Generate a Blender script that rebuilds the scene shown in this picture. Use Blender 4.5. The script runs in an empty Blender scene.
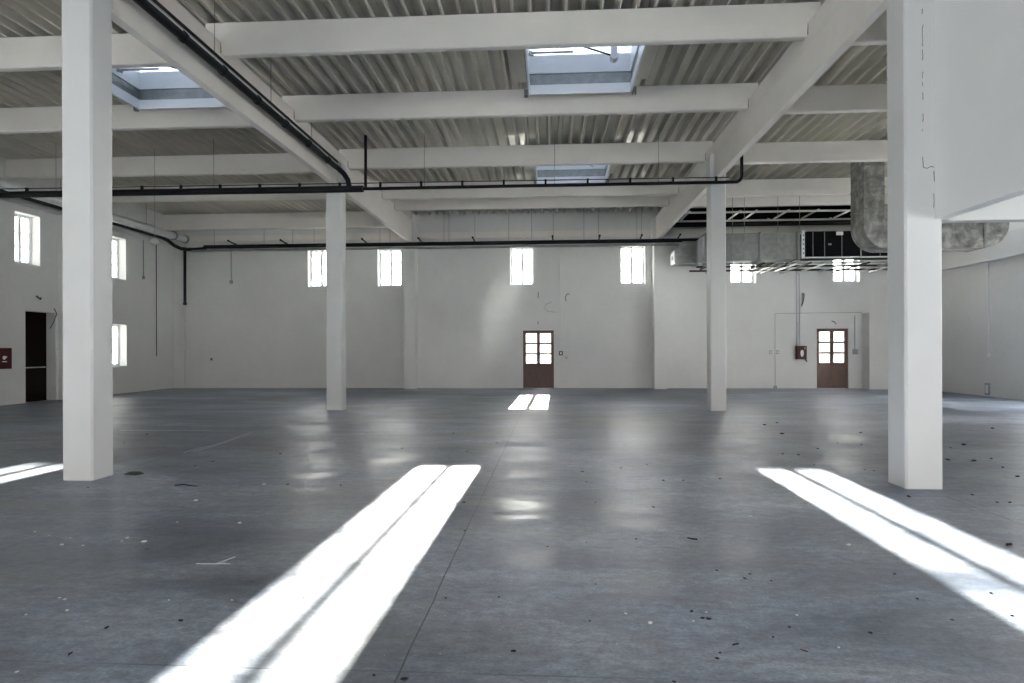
import bpy, math, random
from mathutils import Vector, Matrix

random.seed(7)
scene = bpy.context.scene
COL = scene.collection
PI = math.pi

# ------------------------------------------------------------------ helpers
class MB:
    """collects faces, then links them as one mesh object"""
    def __init__(s):
        s.v = []; s.f = []; s.m = []; s.sm = []
    def add(s, vs, fs, m=0, smooth=False):
        b = len(s.v)
        s.v += [tuple(p) for p in vs]
        for f in fs:
            s.f.append(tuple(b + i for i in f)); s.m.append(m); s.sm.append(smooth)
    def box(s, x0, x1, y0, y1, z0, z1, m=0, ch=0.0):
        if ch > 0:
            s.prism([(x0 + ch, y0), (x1 - ch, y0), (x1, y0 + ch), (x1, y1 - ch),
                     (x1 - ch, y1), (x0 + ch, y1), (x0, y1 - ch), (x0, y0 + ch)], 'z', z0, z1, m)
            return
        vs = [(x0, y0, z0), (x1, y0, z0), (x1, y1, z0), (x0, y1, z0),
              (x0, y0, z1), (x1, y0, z1), (x1, y1, z1), (x0, y1, z1)]
        s.add(vs, [(3, 2, 1, 0), (4, 5, 6, 7), (0, 1, 5, 4), (1, 2, 6, 5), (2, 3, 7, 6), (3, 0, 4, 7)], m)
    def prism(s, prof, axis, a, b, m=0):
        """2D outline swept along an axis; z: (x,y)  y: (x,z)  x: (y,z)"""
        def P(p, t):
            if axis == 'z': return (p[0], p[1], t)
            if axis == 'y': return (p[0], t, p[1])
            return (t, p[0], p[1])
        n = len(prof)
        area = sum(prof[i][0] * prof[(i + 1) % n][1] - prof[(i + 1) % n][0] * prof[i][1] for i in range(n))
        pr = list(prof) if area > 0 else list(reversed(prof))
        vs = [P(p, a) for p in pr] + [P(p, b) for p in pr]
        fs = [(i, (i + 1) % n, n + (i + 1) % n, n + i) for i in range(n)]
        fs += [tuple(reversed(range(n))), tuple(range(n, 2 * n))]
        if axis == 'y':
            fs = [tuple(reversed(f)) for f in fs]
        s.add(vs, fs, m)
    def tube(s, pts, r, seg=10, m=0, cap=True):
        pts = [Vector(p) for p in pts]
        rings = []
        n = len(pts)
        up0 = None
        for i, p in enumerate(pts):
            if i == 0: d = pts[1] - pts[0]
            elif i == n - 1: d = pts[-1] - pts[-2]
            else: d = (pts[i + 1] - p).normalized() + (p - pts[i - 1]).normalized()
            d.normalize()
            if up0 is None:
                up0 = Vector((0, 0, 1)) if abs(d.z) < .9 else Vector((1, 0, 0))
            u = (up0 - d * up0.dot(d)).normalized()
            up0 = u
            w = d.cross(u)
            rr = r[i] if isinstance(r, (list, tuple)) else r
            rings.append([p + (u * math.cos(2 * PI * k / seg) + w * math.sin(2 * PI * k / seg)) * rr for k in range(seg)])
        vs = [q for ring in rings for q in ring]
        fs = []
        for i in range(n - 1):
            for k in range(seg):
                a = i * seg + k; b = i * seg + (k + 1) % seg
                fs.append((a, b, b + seg, a + seg))
        s.add(vs, fs, m, True)
        if cap:
            s.add(rings[0], [tuple(reversed(range(seg)))], m)
            s.add(rings[-1], [tuple(range(seg))], m)
    def bar(s, p, q, w, h, m=0):
        """rectangular bar from p to q, w across, h tall"""
        p = Vector(p); q = Vector(q); d = (q - p).normalized()
        up = Vector((0, 0, 1)) if abs(d.z) < .95 else Vector((0, 1, 0))
        a = d.cross(up).normalized(); u = a.cross(d).normalized()
        vs = []
        for c in (p, q):
            for sx, sz in ((-1, -1), (1, -1), (1, 1), (-1, 1)):
                vs.append(c + a * sx * w / 2 + u * sz * h / 2)
        s.add(vs, [(3, 2, 1, 0), (4, 5, 6, 7), (0, 1, 5, 4), (1, 2, 6, 5), (2, 3, 7, 6), (3, 0, 4, 7)], m)
    def lathe(s, prof, c, seg=16, m=0):
        """prof: list of (r, z) around the vertical axis at c"""
        vs = []
        for r, z in prof:
            for k in range(seg):
                a = 2 * PI * k / seg
                vs.append((c[0] + r * math.cos(a), c[1] + r * math.sin(a), c[2] + z))
        fs = []
        for i in range(len(prof) - 1):
            for k in range(seg):
                a = i * seg + k; b = i * seg + (k + 1) % seg
                fs.append((a, b, b + seg, a + seg))
        s.add(vs, fs, m, True)
    def build(s, name, mats, parent=None, loc=None):
        me = bpy.data.meshes.new(name)
        me.from_pydata(s.v, [], s.f)
        if not isinstance(mats, (list, tuple)): mats = [mats]
        for mt in mats: me.materials.append(mt)
        for p, mi, sm in zip(me.polygons, s.m, s.sm):
            p.material_index = mi; p.use_smooth = sm
        me.update()
        o = bpy.data.objects.new(name, me)
        COL.objects.link(o)
        if loc is not None: o.location = loc
        if parent is not None: o.parent = parent
        return o

def tag(o, label=None, cat=None, group=None, kind=None):
    if label: o['label'] = label
    if cat: o['category'] = cat
    if group: o['group'] = group
    if kind: o['kind'] = kind
    return o

def struct(o, label=None, cat=None):
    o['kind'] = 'structure'
    return tag(o, label, cat)

def empty(name, loc, label=None, cat=None, group=None, rz=0):
    o = bpy.data.objects.new(name, None)
    COL.objects.link(o)
    o.location = loc; o.rotation_euler = (0, 0, rz)
    o.empty_display_size = .1
    return tag(o, label, cat, group)

# ------------------------------------------------------------------ materials
def new_mat(name):
    m = bpy.data.materials.new(name); m.use_nodes = True
    nt = m.node_tree
    return m, nt, nt.nodes['Principled BSDF']

def N(nt, t, **kw):
    n = nt.nodes.new(t)
    for k, v in kw.items(): setattr(n, k, v)
    return n

def coords(nt, scale=(1, 1, 1)):
    tc = N(nt, 'ShaderNodeTexCoord'); mp = N(nt, 'ShaderNodeMapping')
    mp.inputs['Scale'].default_value = scale
    nt.links.new(tc.outputs['Object'], mp.inputs['Vector'])
    return mp.outputs['Vector']

def noise(nt, vec, scale, detail=4, rough=.55, dist=0):
    n = N(nt, 'ShaderNodeTexNoise')
    n.inputs['Scale'].default_value = scale; n.inputs['Detail'].default_value = detail
    n.inputs['Roughness'].default_value = rough; n.inputs['Distortion'].default_value = dist
    nt.links.new(vec, n.inputs['Vector'])
    return n.outputs['Fac']

def ramp(nt, fac, stops):
    r = N(nt, 'ShaderNodeValToRGB')
    while len(r.color_ramp.elements) < len(stops): r.color_ramp.elements.new(.5)
    for e, (p, c) in zip(r.color_ramp.elements, stops):
        e.position = p
        e.color = (c[0], c[1], c[2], 1) if isinstance(c, (tuple, list)) else (c, c, c, 1)
    nt.links.new(fac, r.inputs['Fac'])
    return r.outputs['Color']

def mixc(nt, fac, a, b, mode='MIX'):
    n = N(nt, 'ShaderNodeMix', data_type='RGBA', blend_type=mode)
    for i, v in ((0, fac), (6, a), (7, b)):
        sock = n.inputs[i]
        if hasattr(v, 'links'): nt.links.new(v, sock)
        elif i == 0: sock.default_value = v
        else: sock.default_value = (v[0], v[1], v[2], 1)
    return n.outputs[2]

def mth(nt, op, a, b=None, c=None):
    n = N(nt, 'ShaderNodeMath', operation=op)
    for i, v in enumerate((a, b, c)):
        if v is None: continue
        if hasattr(v, 'links'): nt.links.new(v, n.inputs[i])
        else: n.inputs[i].default_value = v
    return n.outputs[0]

def bump(nt, bsdf, h, strength=.2, dist=.01):
    b = N(nt, 'ShaderNodeBump')
    b.inputs['Strength'].default_value = strength; b.inputs['Distance'].default_value = dist
    nt.links.new(h, b.inputs['Height']); nt.links.new(b.outputs['Normal'], bsdf.inputs['Normal'])

def simple(name, col, rough=.6, metal=0., var=.06, scale=3., bmp=0., bscale=40., spec=.5):
    m, nt, b = new_mat(name)
    v = coords(nt)
    f = noise(nt, v, scale)
    lo = tuple(c * (1 - var) for c in col); hi = tuple(min(1, c * (1 + var)) for c in col)
    nt.links.new(ramp(nt, f, [(.3, lo), (.7, hi)]), b.inputs['Base Color'])
    b.inputs['Roughness'].default_value = rough; b.inputs['Metallic'].default_value = metal
    b.inputs['Specular IOR Level'].default_value = spec
    if bmp: bump(nt, b, noise(nt, v, bscale, 3), bmp, .01)
    return m

M = {}
M['concrete_white'] = simple('painted_concrete', (.83, .785, .72), .62, var=.04, scale=1.4, bmp=.12, bscale=30)
M['column_white'] = simple('column_paint', (.655, .65, .635), .55, var=.03, scale=1.2, bmp=.08, bscale=20)
M['wall_smooth'] = simple('smooth_wall_paint', (.84, .835, .82), .6, var=.02, scale=.8)
M['white_metal'] = simple('white_lacquer', (.78, .79, .80), .4, var=.02)
M['galv'] = simple('galvanised_steel', (.31, .32, .31), .4, .7, var=.18, scale=6, bmp=.1, bscale=18)
M['black_pipe'] = simple('black_steel_pipe', (.007, .007, .008), .45, 0., var=.2, spec=.25)
M['grey_steel'] = simple('grey_steel', (.33, .33, .32), .4, .7, var=.1)
M['rail_steel'] = simple('bright_rail_steel', (.55, .55, .53), .45, .4, var=.1)
M['alu_pipe'] = simple('aluminium_cladding', (.80, .81, .82), .28, .75, var=.08, scale=8, bmp=.06, bscale=25)
M['grey_conduit'] = simple('grey_plastic_conduit', (.30, .33, .36), .5, var=.08)
M['white_plastic'] = simple('white_plastic', (.78, .78, .76), .45, var=.02)
M['red'] = simple('red_lacquer', (.062, .005, .006), .5, var=.1, spec=.3)
M['wood'] = None
M['dark_door'] = simple('dark_brown_door', (.006, .0025, .0016), .75, var=.25, scale=8, spec=.05)
M['black_panel'] = simple('black_sheet_metal', (.003, .003, .0035), .6, var=.2, spec=.05)
M['dark_scuff'] = simple('dark_scuff', (.05, .05, .05), .8)
M['debris_dark'] = simple('dark_crumb', (.018, .016, .014), .8, var=.3, scale=40)
M['debris_light'] = simple('pale_chip', (.72, .71, .68), .8, var=.1, scale=40)
M['debris_brown'] = simple('brown_leaf', (.11, .075, .045), .8, var=.3, scale=40)
M['chalk'] = simple('chalk', (.58, .60, .62), .8, var=.1, scale=20)
M['roof_top'] = simple('roof_membrane', (.35, .35, .35), .8)

# wood of the doors: vertical grain
m, nt, b = new_mat('stained_wood')
v = coords(nt, (14, 14, 1.1))
f = noise(nt, v, 2.2, 5, .6, .6)
nt.links.new(ramp(nt, f, [(.25, (.055, .018, .009)), (.6, (.115, .042, .020)), (.8, (.17, .066, .033))]), b.inputs['Base Color'])
b.inputs['Roughness'].default_value = .42
M['wood'] = m

# plaster of the walls: faint block courses and blotches
m, nt, b = new_mat('wall_plaster')
v = coords(nt)
f1 = noise(nt, v, .5, 4, .6); f2 = noise(nt, v, 7, 4, .6)
base = ramp(nt, f1, [(.3, (.73, .72, .70)), (.7, (.80, .79, .77))])
col = mixc(nt, .10, base, ramp(nt, f2, [(.3, .45), (.7, .9)]), 'MULTIPLY')
nt.links.new(col, b.inputs['Base Color'])
b.inputs['Roughness'].default_value = .75
sep = N(nt, 'ShaderNodeSeparateXYZ'); nt.links.new(v, sep.inputs[0])
course = mth(nt, 'PINGPONG', sep.outputs['Z'], .12)
line = mth(nt, 'SMOOTH_MIN', course, .012, .01)
h = mth(nt, 'ADD', mth(nt, 'MULTIPLY', line, 20), mth(nt, 'MULTIPLY', noise(nt, v, 18, 5, .65), .55))
bump(nt, b, h, .3, .006)
M['wall'] = m

# trapezoidal roof deck
m, nt, b = new_mat('corrugated_roof_sheet')
v = coords(nt, (1, .25, 1))
f = noise(nt, v, 2.5, 4, .6)
nt.links.new(ramp(nt, f, [(.3, (.62, .59, .515)), (.7, (.77, .735, .65))]), b.inputs['Base Color'])
b.inputs['Roughness'].default_value = .33; b.inputs['Metallic'].default_value = .45
M['deck'] = m

# crinkled foil of the big elbow duct
m, nt, b = new_mat('crinkled_foil')
v = coords(nt)
f = noise(nt, v, 4, 4, .6, .3)
nt.links.new(ramp(nt, f, [(.32, (.20, .195, .18)), (.5, (.36, .355, .335)), (.68, (.62, .61, .59))]), b.inputs['Base Color'])
b.inputs['Roughness'].default_value = .42; b.inputs['Metallic'].default_value = .75
bump(nt, b, noise(nt, v, 9, 5, .6, .5), .5, .02)
M['foil'] = m

# window glass
def glass(name, tint, gl=.06):
    m = bpy.data.materials.new(name); m.use_nodes = True; nt = m.node_tree
    nt.nodes.clear()
    out = N(nt, 'ShaderNodeOutputMaterial'); mix = N(nt, 'ShaderNodeMixShader')
    tr = N(nt, 'ShaderNodeBsdfTransparent'); g = N(nt, 'ShaderNodeBsdfGlossy')
    n = noise(nt, coords(nt), 1.5)
    nt.links.new(ramp(nt, n, [(.2, tuple(c * .97 for c in tint)), (.8, tint)]), tr.inputs['Color'])
    g.inputs['Roughness'].default_value = .05
    mix.inputs['Fac'].default_value = gl
    nt.links.new(tr.outputs[0], mix.inputs[1]); nt.links.new(g.outputs[0], mix.inputs[2])
    nt.links.new(mix.outputs[0], out.inputs['Surface'])
    return m
M['glass'] = glass('window_glass', (.92, .94, .95))
M['dimmed_glass'] = glass('dimmed_window_glass', (.62, .63, .62))  # tint darkened to hold down the glare of the sky behind
M['door_glass'] = glass('dimmed_door_glass', (.19, .191, .19))  # tint darkened further so the bright sky leaves the door bars visible
def milky(name, tint, t=.5):
    m = bpy.data.materials.new(name); m.use_nodes = True; nt = m.node_tree
    nt.nodes.clear()
    out = N(nt, 'ShaderNodeOutputMaterial'); mix = N(nt, 'ShaderNodeMixShader')
    tr = N(nt, 'ShaderNodeBsdfTransparent'); g = N(nt, 'ShaderNodeBsdfTranslucent')
    n = noise(nt, coords(nt), 1.5)
    c = ramp(nt, n, [(.2, tuple(c * .95 for c in tint)), (.8, tint)])
    nt.links.new(c, tr.inputs['Color']); nt.links.new(c, g.inputs['Color'])
    mix.inputs['Fac'].default_value = t
    nt.links.new(tr.outputs[0], mix.inputs[1]); nt.links.new(g.outputs[0], mix.inputs[2])
    nt.links.new(mix.outputs[0], out.inputs['Surface'])
    return m
M['skylight_pane'] = milky('milky_polycarbonate', (.15, .165, .185), .5)

# polished concrete floor
m, nt, b = new_mat('polished_concrete')
v = coords(nt)
vs = coords(nt, (.40, 1.0, 1))
big = noise(nt, v, .16, 4, .55, .3)
streak = noise(nt, vs, .9, 8, .62, .5)
fine = noise(nt, coords(nt, (.7, 1, 1)), 14, 10, .75)
grit = noise(nt, coords(nt, (.8, 1, 1)), 60, 6, .7)
spk = noise(nt, v, 26, 2, .5)
mid = noise(nt, coords(nt, (.5, 1.2, 1)), 2.6, 9, .72, .8)
base = ramp(nt, streak, [(.36, (.104, .133, .190)), (.5, (.214, .250, .318)), (.64, (.365, .398, .46))])
base = mixc(nt, .75, base, ramp(nt, big, [(.40, .45), (.60, 1.45)]), 'MULTIPLY')
base = mixc(nt, .8, base, ramp(nt, mid, [(.34, .55), (.66, 1.35)]), 'MULTIPLY')
base = mixc(nt, .85, base, ramp(nt, fine, [(.3, .45), (.7, 1.5)]), 'MULTIPLY')
base = mixc(nt, .7, base, ramp(nt, grit, [(.3, .5), (.7, 1.45)]), 'MULTIPLY')
base = mixc(nt, mth(nt, 'MULTIPLY', ramp(nt, spk, [(.72, 0.), (.75, 1.)]), .6), base, (.50, .51, .52))
stain = ramp(nt, noise(nt, coords(nt, (.5, 1, 1)), .6, 5, .6, .4), [(.54, 0.), (.70, 1.)])
base = mixc(nt, mth(nt, 'MULTIPLY', stain, .55), base, (.17, .155, .135))
# saw-cut joints on a grid
sep = N(nt, 'ShaderNodeSeparateXYZ'); nt.links.new(v, sep.inputs[0])
wob = mth(nt, 'MULTIPLY', mth(nt, 'SUBTRACT', noise(nt, v, 1.2, 5), .5), .03)
def joint(coord, off, pitch, width):
    d = mth(nt, 'PINGPONG', mth(nt, 'ADD', mth(nt, 'SUBTRACT', coord, off), wob), pitch / 2)
    return mth(nt, 'LESS_THAN', d, width)
jx = joint(sep.outputs['X'], -.71 - 4.715 * 40, 4.715, .0045)
jy = joint(sep.outputs['Y'], 2.95 - 4.36 * 40, 4.36, .006)
jyf = mth(nt, 'MULTIPLY', jy, ramp(nt, noise(nt, v, .8, 3), [(.4, .15), (.6, .8)]))
jj = mth(nt, 'MAXIMUM', mth(nt, 'MULTIPLY', jx, .9), jyf)
base = mixc(nt, jj, base, (.018, .019, .020))
nt.links.new(base, b.inputs['Base Color'])
rg = ramp(nt, mid, [(.38, .35), (.62, .54)])
rg2 = mth(nt, 'MAXIMUM', mth(nt, 'ADD', rg, mth(nt, 'MULTIPLY', mth(nt, 'SUBTRACT', streak, .5), .5)), .283)
nt.links.new(rg2, b.inputs['Roughness'])
b.inputs['Specular IOR Level'].default_value = .9
hh = mth(nt, 'ADD', mth(nt, 'MULTIPLY', noise(nt, vs, 3, 6, .6), .6), mth(nt, 'MULTIPLY', fine, .25))
bump(nt, b, hh, .05, .004)
M['floor'] = m

m, nt, b = new_mat('outdoor_paving')
nt.links.new(ramp(nt, noise(nt, coords(nt), .6), [(.3, (.55, .55, .53)), (.7, (.65, .65, .63))]), b.inputs['Base Color'])
b.inputs['Roughness'].default_value = .9
M['paving'] = m

# ------------------------------------------------------------------ dimensions (metres; camera at the origin, 1.5 m up)
XL, XR, YB, YR = -15.25, 13.75, 25.2, -4.5
ZD = 6.875           # underside of the deck ribs
ZB = 6.36            # underside of the purlins
WT = .40             # wall thickness

# ------------------------------------------------------------------ floor and ground
f = MB(); f.box(XL - WT, XR + WT, YR - WT, YB + WT, -.25, 0)
struct(f.build('floor', M['floor']), 'smooth dark grey polished concrete floor with sunlit strips', 'floor')
f = MB(); f.box(-70, 70, -70, 90, -.5, -.26)
struct(f.build('ground', M['paving']), 'pale paving outside the hall', 'ground')

# ------------------------------------------------------------------ walls with openings
def wall(name, axis, at, out, a0, a1, z0, z1, holes, label):
    """axis 'x': wall in the plane y=at running along x; axis 'y': plane x=at. out = outer face coordinate"""
    us = sorted({a0, a1, *[h[0] for h in holes], *[h[1] for h in holes]})
    zs = sorted({z0, z1, *[h[2] for h in holes], *[h[3] for h in holes]})
    def P(u, t, z): return (u, t, z) if axis == 'x' else (t, u, z)
    def hole(i, j):
        if i < 0 or j < 0 or i >= len(us) - 1 or j >= len(zs) - 1: return True
        cu = (us[i] + us[i + 1]) / 2; cz = (zs[j] + zs[j + 1]) / 2
        return any(h[0] < cu < h[1] and h[2] < cz < h[3] for h in holes)
    w = MB()
    for i in range(len(us) - 1):
        for j in range(len(zs) - 1):
            if hole(i, j): continue
            u0, u1, b0, b1 = us[i], us[i + 1], zs[j], zs[j + 1]
            w.add([P(u0, at, b0), P(u1, at, b0), P(u1, at, b1), P(u0, at, b1)], [(0, 1, 2, 3)])
            w.add([P(u0, out, b0), P(u1, out, b0), P(u1, out, b1), P(u0, out, b1)], [(3, 2, 1, 0)])
            for (di, dj, q) in ((-1, 0, [(u0, b0), (u0, b1)]), (1, 0, [(u1, b0), (u1, b1)]),
                                (0, -1, [(u0, b0), (u1, b0)]), (0, 1, [(u0, b1), (u1, b1)])):
                if hole(i + di, j + dj):
                    (p0, q0), (p1, q1) = q
                    w.add([P(p0, at, q0), P(p1, at, q1), P(p1, out, q1), P(p0, out, q0)], [(0, 1, 2, 3)])
    return struct(w.build(name, M['wall']), label, 'wall')

ZT = 7.05
WB = [(-9.75, -8.80, 4.06, 5.58), (-6.90, -5.95, 4.06, 5.58), (-1.59, -.65, 4.06, 5.58), (2.70, 3.67, 4.06, 5.58),
      (6.93, 7.90, 4.06, 5.58), (10.80, 11.77, 4.06, 5.58)]
DB = [(-1.10, .11, 0, 2.27), (10.17, 11.35, 0, 2.29)]
WL = [(17.36, 18.26, 4.05, 5.52), (21.15, 22.13, 4.05, 5.52), (21.15, 22.16, .97, 2.45), (13.2, 14.2, 4.05, 5.52), (9.2, 10.2, 4.05, 5.52)]
DL = [(17.71, 18.85, 0, 2.69)]
LO = [(-3.8, 1.4, .3, 3.9)]  # unseen opening added to light the partition and right side from the left
wall('wall_back', 'x', YB, YB + WT, XL - WT, XR + WT, -.2, ZT, [*WB, *[(a, b_, -.0, d) for a, b_, c, d in DB]],
     'white painted block wall at the far end with small windows')
wall('wall_left', 'y', XL, XL - WT, YR, YB, -.2, ZT, [*WL, *DL, *LO], 'white left side wall in shade')
RO = [(2.5, 6.5, .3, 4.2), (13.6, 18.6, .15, 3.0)]
wall('wall_right', 'y', XR, XR + WT, YR, YB, -.2, ZT, RO, 'bright white right side wall behind the near column')
BO = [(-3.0, 2.4, .2, 5.1), (5.0, 8.8, .2, 2.8), (9.6, 13.4, .2, 2.8)]
wall('wall_front', 'x', YR, YR - WT, XL - WT, XR + WT, -.2, ZT, BO, 'white wall behind the viewer with large openings')

# pilasters, ring beam and ledges (part of the walls)
def trim(n, label, *boxes, mat='wall', cat='trim'):
    t = MB()
    for bx in boxes: t.box(*bx)
    return struct(t.build('trim_%d' % n, M[mat]), label, cat)
trim(1, 'white pilaster on the back wall under the left girder', (-5.72, -5.28, YB - .56, YB + .02, 0, 5.66), (-5.66, -5.55, YB - .56, YB + .02, 5.66, 6.5), (-5.40, -5.28, YB - .56, YB + .02, 5.66, 6.5), cat='pilaster')
trim(2, 'white pilaster on the back wall under the right girder', (3.93, 4.40, YB - .56, YB + .02, 0, 5.66), (3.88, 3.995, YB - .56, YB + .02, 5.66, 6.5), (4.155, 4.27, YB - .56, YB + .02, 5.66, 6.5), cat='pilaster')
trim(3, 'white pilaster in the far left corner', (XL - .01, -14.82, YB - .16, YB + .02, 0, 5.9), cat='pilaster')
trim(4, 'white pilaster on the left wall beside the dark door', (XL - .02, -15.0, 18.95, 19.40, 0, 5.72), cat='pilaster')
trim(5, 'pale ring beam along the top of the back wall', (XL, XR, YB - .10, YB + .02, 5.93, 6.16), mat='concrete_white', cat='ledge')
trim(6, 'white ledge along the left wall above the windows', (XL - .02, XL + .10, 2, YB - .1, 5.72, 5.80), mat='column_white', cat='ledge')
trim(7, 'wide white band along the upper right wall', (XR - .16, XR + .02, 18.9, YB - .1, 4.24, 4.99), mat='column_white', cat='ledge')
# boxed-out block beside the right door
t = MB(); t.box(11.86, XR + .01, YB - .55, YB + .02, 0, 2.85)
struct(t.build('wall_box', M['wall']), 'low white boxed-out wall block beside the right wooden door', 'wall')
# upper walls of the enclosure that hangs over the right column
t = MB(); t.box(4.10, 4.235, YR, 7.12, 2.885, ZT)
t.box(4.235, XR, 7.10, 7.26, 2.87, ZT, 1)  # same white wall; the darker paint stands in for weaker light here
struct(t.build('wall_partition', [M['wall_smooth'], M['column_white']]), 'white upper wall panel hanging from the near right column', 'wall')

# ------------------------------------------------------------------ roof deck (ceiling)
SKY = [(-.40, 1.58, 10.62, 12.78), (-8.64, -6.62, 10.75, 12.98), (-.39, 1.65, 17.45, 19.62), (11.1, 13.3, 18.4, 20.45)]  # the last skylight is unseen, added to brighten the right bay
d = MB()
pitch = .28
def rib_intervals(x0, x1):
    iv = [(YR, YB + .05)]
    for sx0, sx1, sy0, sy1 in SKY:
        if x1 > sx0 - .09 and x0 < sx1 + .09:
            nv = []
            for a, b_ in iv:
                if sy0 > a and sy1 < b_: nv += [(a, sy0 - .09), (sy1 + .09, b_)]
                else: nv.append((a, b_))
            iv = nv
    return iv
x = XL - .05
RH = .155
while x < XR:
    # narrow bottom flange, sloping webs, wide upper flute
    pr = [(x, ZD + RH), (x + .085, ZD + RH), (x + .125, ZD), (x + .150, ZD + .012), (x + .175, ZD), (x + .215, ZD + RH), (x + .28, ZD + RH)]
    for a, b_ in rib_intervals(x, x + pitch):
        for i in range(len(pr) - 1):
            (xa, za), (xb, zb) = pr[i], pr[i + 1]
            d.add([(xa, a, za), (xb, a, zb), (xb, b_, zb), (xa, b_, za)], [(0, 3, 2, 1)])
    x += pitch
struct(d.build('ceiling', M['deck']), 'ribbed grey metal roof deck', 'ceiling')
# insulation and membrane on top of the deck
xs = sorted({XL - WT, XR + WT, *[s[0] - .09 for s in SKY], *[s[1] + .09 for s in SKY]})
ys = sorted({YR - WT, YB + WT, *[s[2] - .09 for s in SKY], *[s[3] + .09 for s in SKY]})
r = MB()
for i in range(len(xs) - 1):
    for j in range(len(ys) - 1):
        cx = (xs[i] + xs[i + 1]) / 2; cy = (ys[j] + ys[j + 1]) / 2
        if any(s[0] - .05 < cx < s[1] + .05 and s[2] - .05 < cy < s[3] + .05 for s in SKY): continue
        r.box(xs[i], xs[i + 1], ys[j], ys[j + 1], ZD + RH + .005, ZD + RH + .16)
struct(r.build('roof', M['roof_top']), 'roof covering above the deck', 'roof')

# ------------------------------------------------------------------ skylights
def skylight(sx0, sx1, sy0, sy1, label, arm=True, pane='skylight_pane'):
    e = empty('skylight', (sx0, sy0, 6.6), label, 'skylight', 'roof skylights')
    w = sx1 - sx0; l = sy1 - sy0
    def ring(z0, z1, t, name, mt, off=0.):
        k = MB(); o = off
        k.box(-t - o, -o, -t - o, l + t + o, z0, z1); k.box(w + o, w + t + o, -t - o, l + t + o, z0, z1)
        k.box(-o, w + o, -t - o, -o, z0, z1); k.box(-o, w + o, l + o, l + t + o, z0, z1)
        return k.build(name, mt, e)
    ring(0, .19, .035, 'lower_frame', M['white_metal'])
    ring(.19, .42, .03, 'metal_curb', M['galv'], .035)
    ring(.42, .78, .035, 'upper_frame', M['white_metal'], .01)
    g = MB()
    nx = 8
    for i in range(nx):   # shallow vaulted pane with thickness
        a0 = PI * i / nx; a1 = PI * (i + 1) / nx
        p = lambda a, h: (w / 2 - (w / 2 + .03) * math.cos(a), h + .22 * math.sin(a))
        g.prism([p(a0, .785), p(a1, .785), p(a1, .80), p(a0, .80)], 'y', -.03, l + .03)
    arcp = [(w / 2 - (w / 2 + .03) * math.cos(PI * i / nx), .785 + .22 * math.sin(PI * i / nx)) for i in range(nx + 1)]
    g.prism(arcp, 'y', -.05, -.03); g.prism(arcp, 'y', l + .03, l + .05)
    g.build('pane', M[pane], e)
    k = MB(); a_, b2 = .045, .30
    k.box(-b2, -a_, -b2, l + b2, .60, .64); k.box(w + a_, w + b2, -b2, l + b2, .60, .64)
    k.box(-a_, w + a_, -b2, -a_, .60, .64); k.box(-a_, w + a_, l + a_, l + b2, .60, .64)
    k.build('roof_skirt', M['galv'], e)
    for fa, fb in ((-.34, -.035), (w + .035, w + .34)):
        k = MB(); k.box(fa, fb, -.1, l + .085, .282, .292); k.build('flashing', M['deck'], e)
    for bx in (-.12, -.035 - .05, w + .035, w + .085):
        br = MB(); br.box(bx, bx + .035, l - .02, l + .06, -.035, .10)
        br.build('bracket', M['galv'], e)
    if arm:
        k = MB(); k.bar((.0, l * .70, .53), (w * .42, l * .70, .53), .03, .03); k.bar((.0, l * .70, .53), (.09, l * .70, .50), .06, .06); k.build('crossbar', M['galv'], e)
        k = MB(); k.tube([(w * .28, l * .62, .70), (w * .80, l * .62, .345)], .018, 8); k.build('opener_arm', M['black_pipe'], e)
        k = MB(); k.tube([(w * .80, l * .58, .33), (w * .80, l * .66, .33)], .075, 14)
        k.tube([(w * .80, l * .62, .36), (w * .80, l * .62, .80)], .06, 12); k.build('opener_motor', M['white_metal'], e)
    return e
skylight(*SKY[0], 'large open skylight in the middle bay between the first and second roof beams')
skylight(*SKY[1], 'bluish skylight in the left bay partly hidden by the left girder')
skylight(*SKY[2], 'small far skylight in the middle bay above the cross pipe')
skylight(*SKY[3], 'added skylight in the right bay, out of view, brightening the right side', True, 'dimmed_glass')

# ------------------------------------------------------------------ columns
def column(x0, x1, y0, y1, gx, label):
    c = MB(); c.box(x0, x1, y0, y1, 0, 5.66, ch=.022)
    o = c.build('column', M['column_white'])
    tag(o, label, 'column', 'concrete columns')
    for a, b_ in ((x0, gx - .082), (gx + .082, x1)):
        k = MB(); k.box(a, b_, y0, y1, 5.66, 6.27); k.build('fork_head', M['column_white'], o)
    return o
GL, GR = -5.475, 4.075       # girder centre lines
column(-5.685, -5.31, 7.11, 7.48, GL, 'thick white concrete column near on the left')
colB = column(3.79, 4.18, 7.10, 7.48, GR, 'thick white concrete column near on the right carrying the wall panel')
column(-5.68, -5.28, 15.87, 16.25, GL, 'slender white column farther back under the left girder')
column(3.885, 4.265, 15.88, 16.26, GR, 'slender white column farther back under the right girder')
# cracked seam where the panel meets the near right column
ck = MB()
cx, cz = 3.975, 5.3
pts = []
while cz > 3.52:
    pts.append((cx + random.uniform(-.006, .006), 7.098, cz)); cz -= random.uniform(.015, .06)
pts += [(3.98, 7.098, 3.44), (4.02, 7.098, 3.43), (4.06, 7.098, 3.45), (4.085, 7.098, 3.44)]
cz = 3.40
while cz > 2.95:
    pts.append((4.088 + random.uniform(-.004, .004), 7.098, cz)); cz -= random.uniform(.05, .12)
for i in range(len(pts) - 1):
    if random.random() < .45:
        ck.bar(pts[i], pts[i + 1], random.uniform(.002, .005), .006)
ck.build('crack', M['dark_scuff'], colB)

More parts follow.
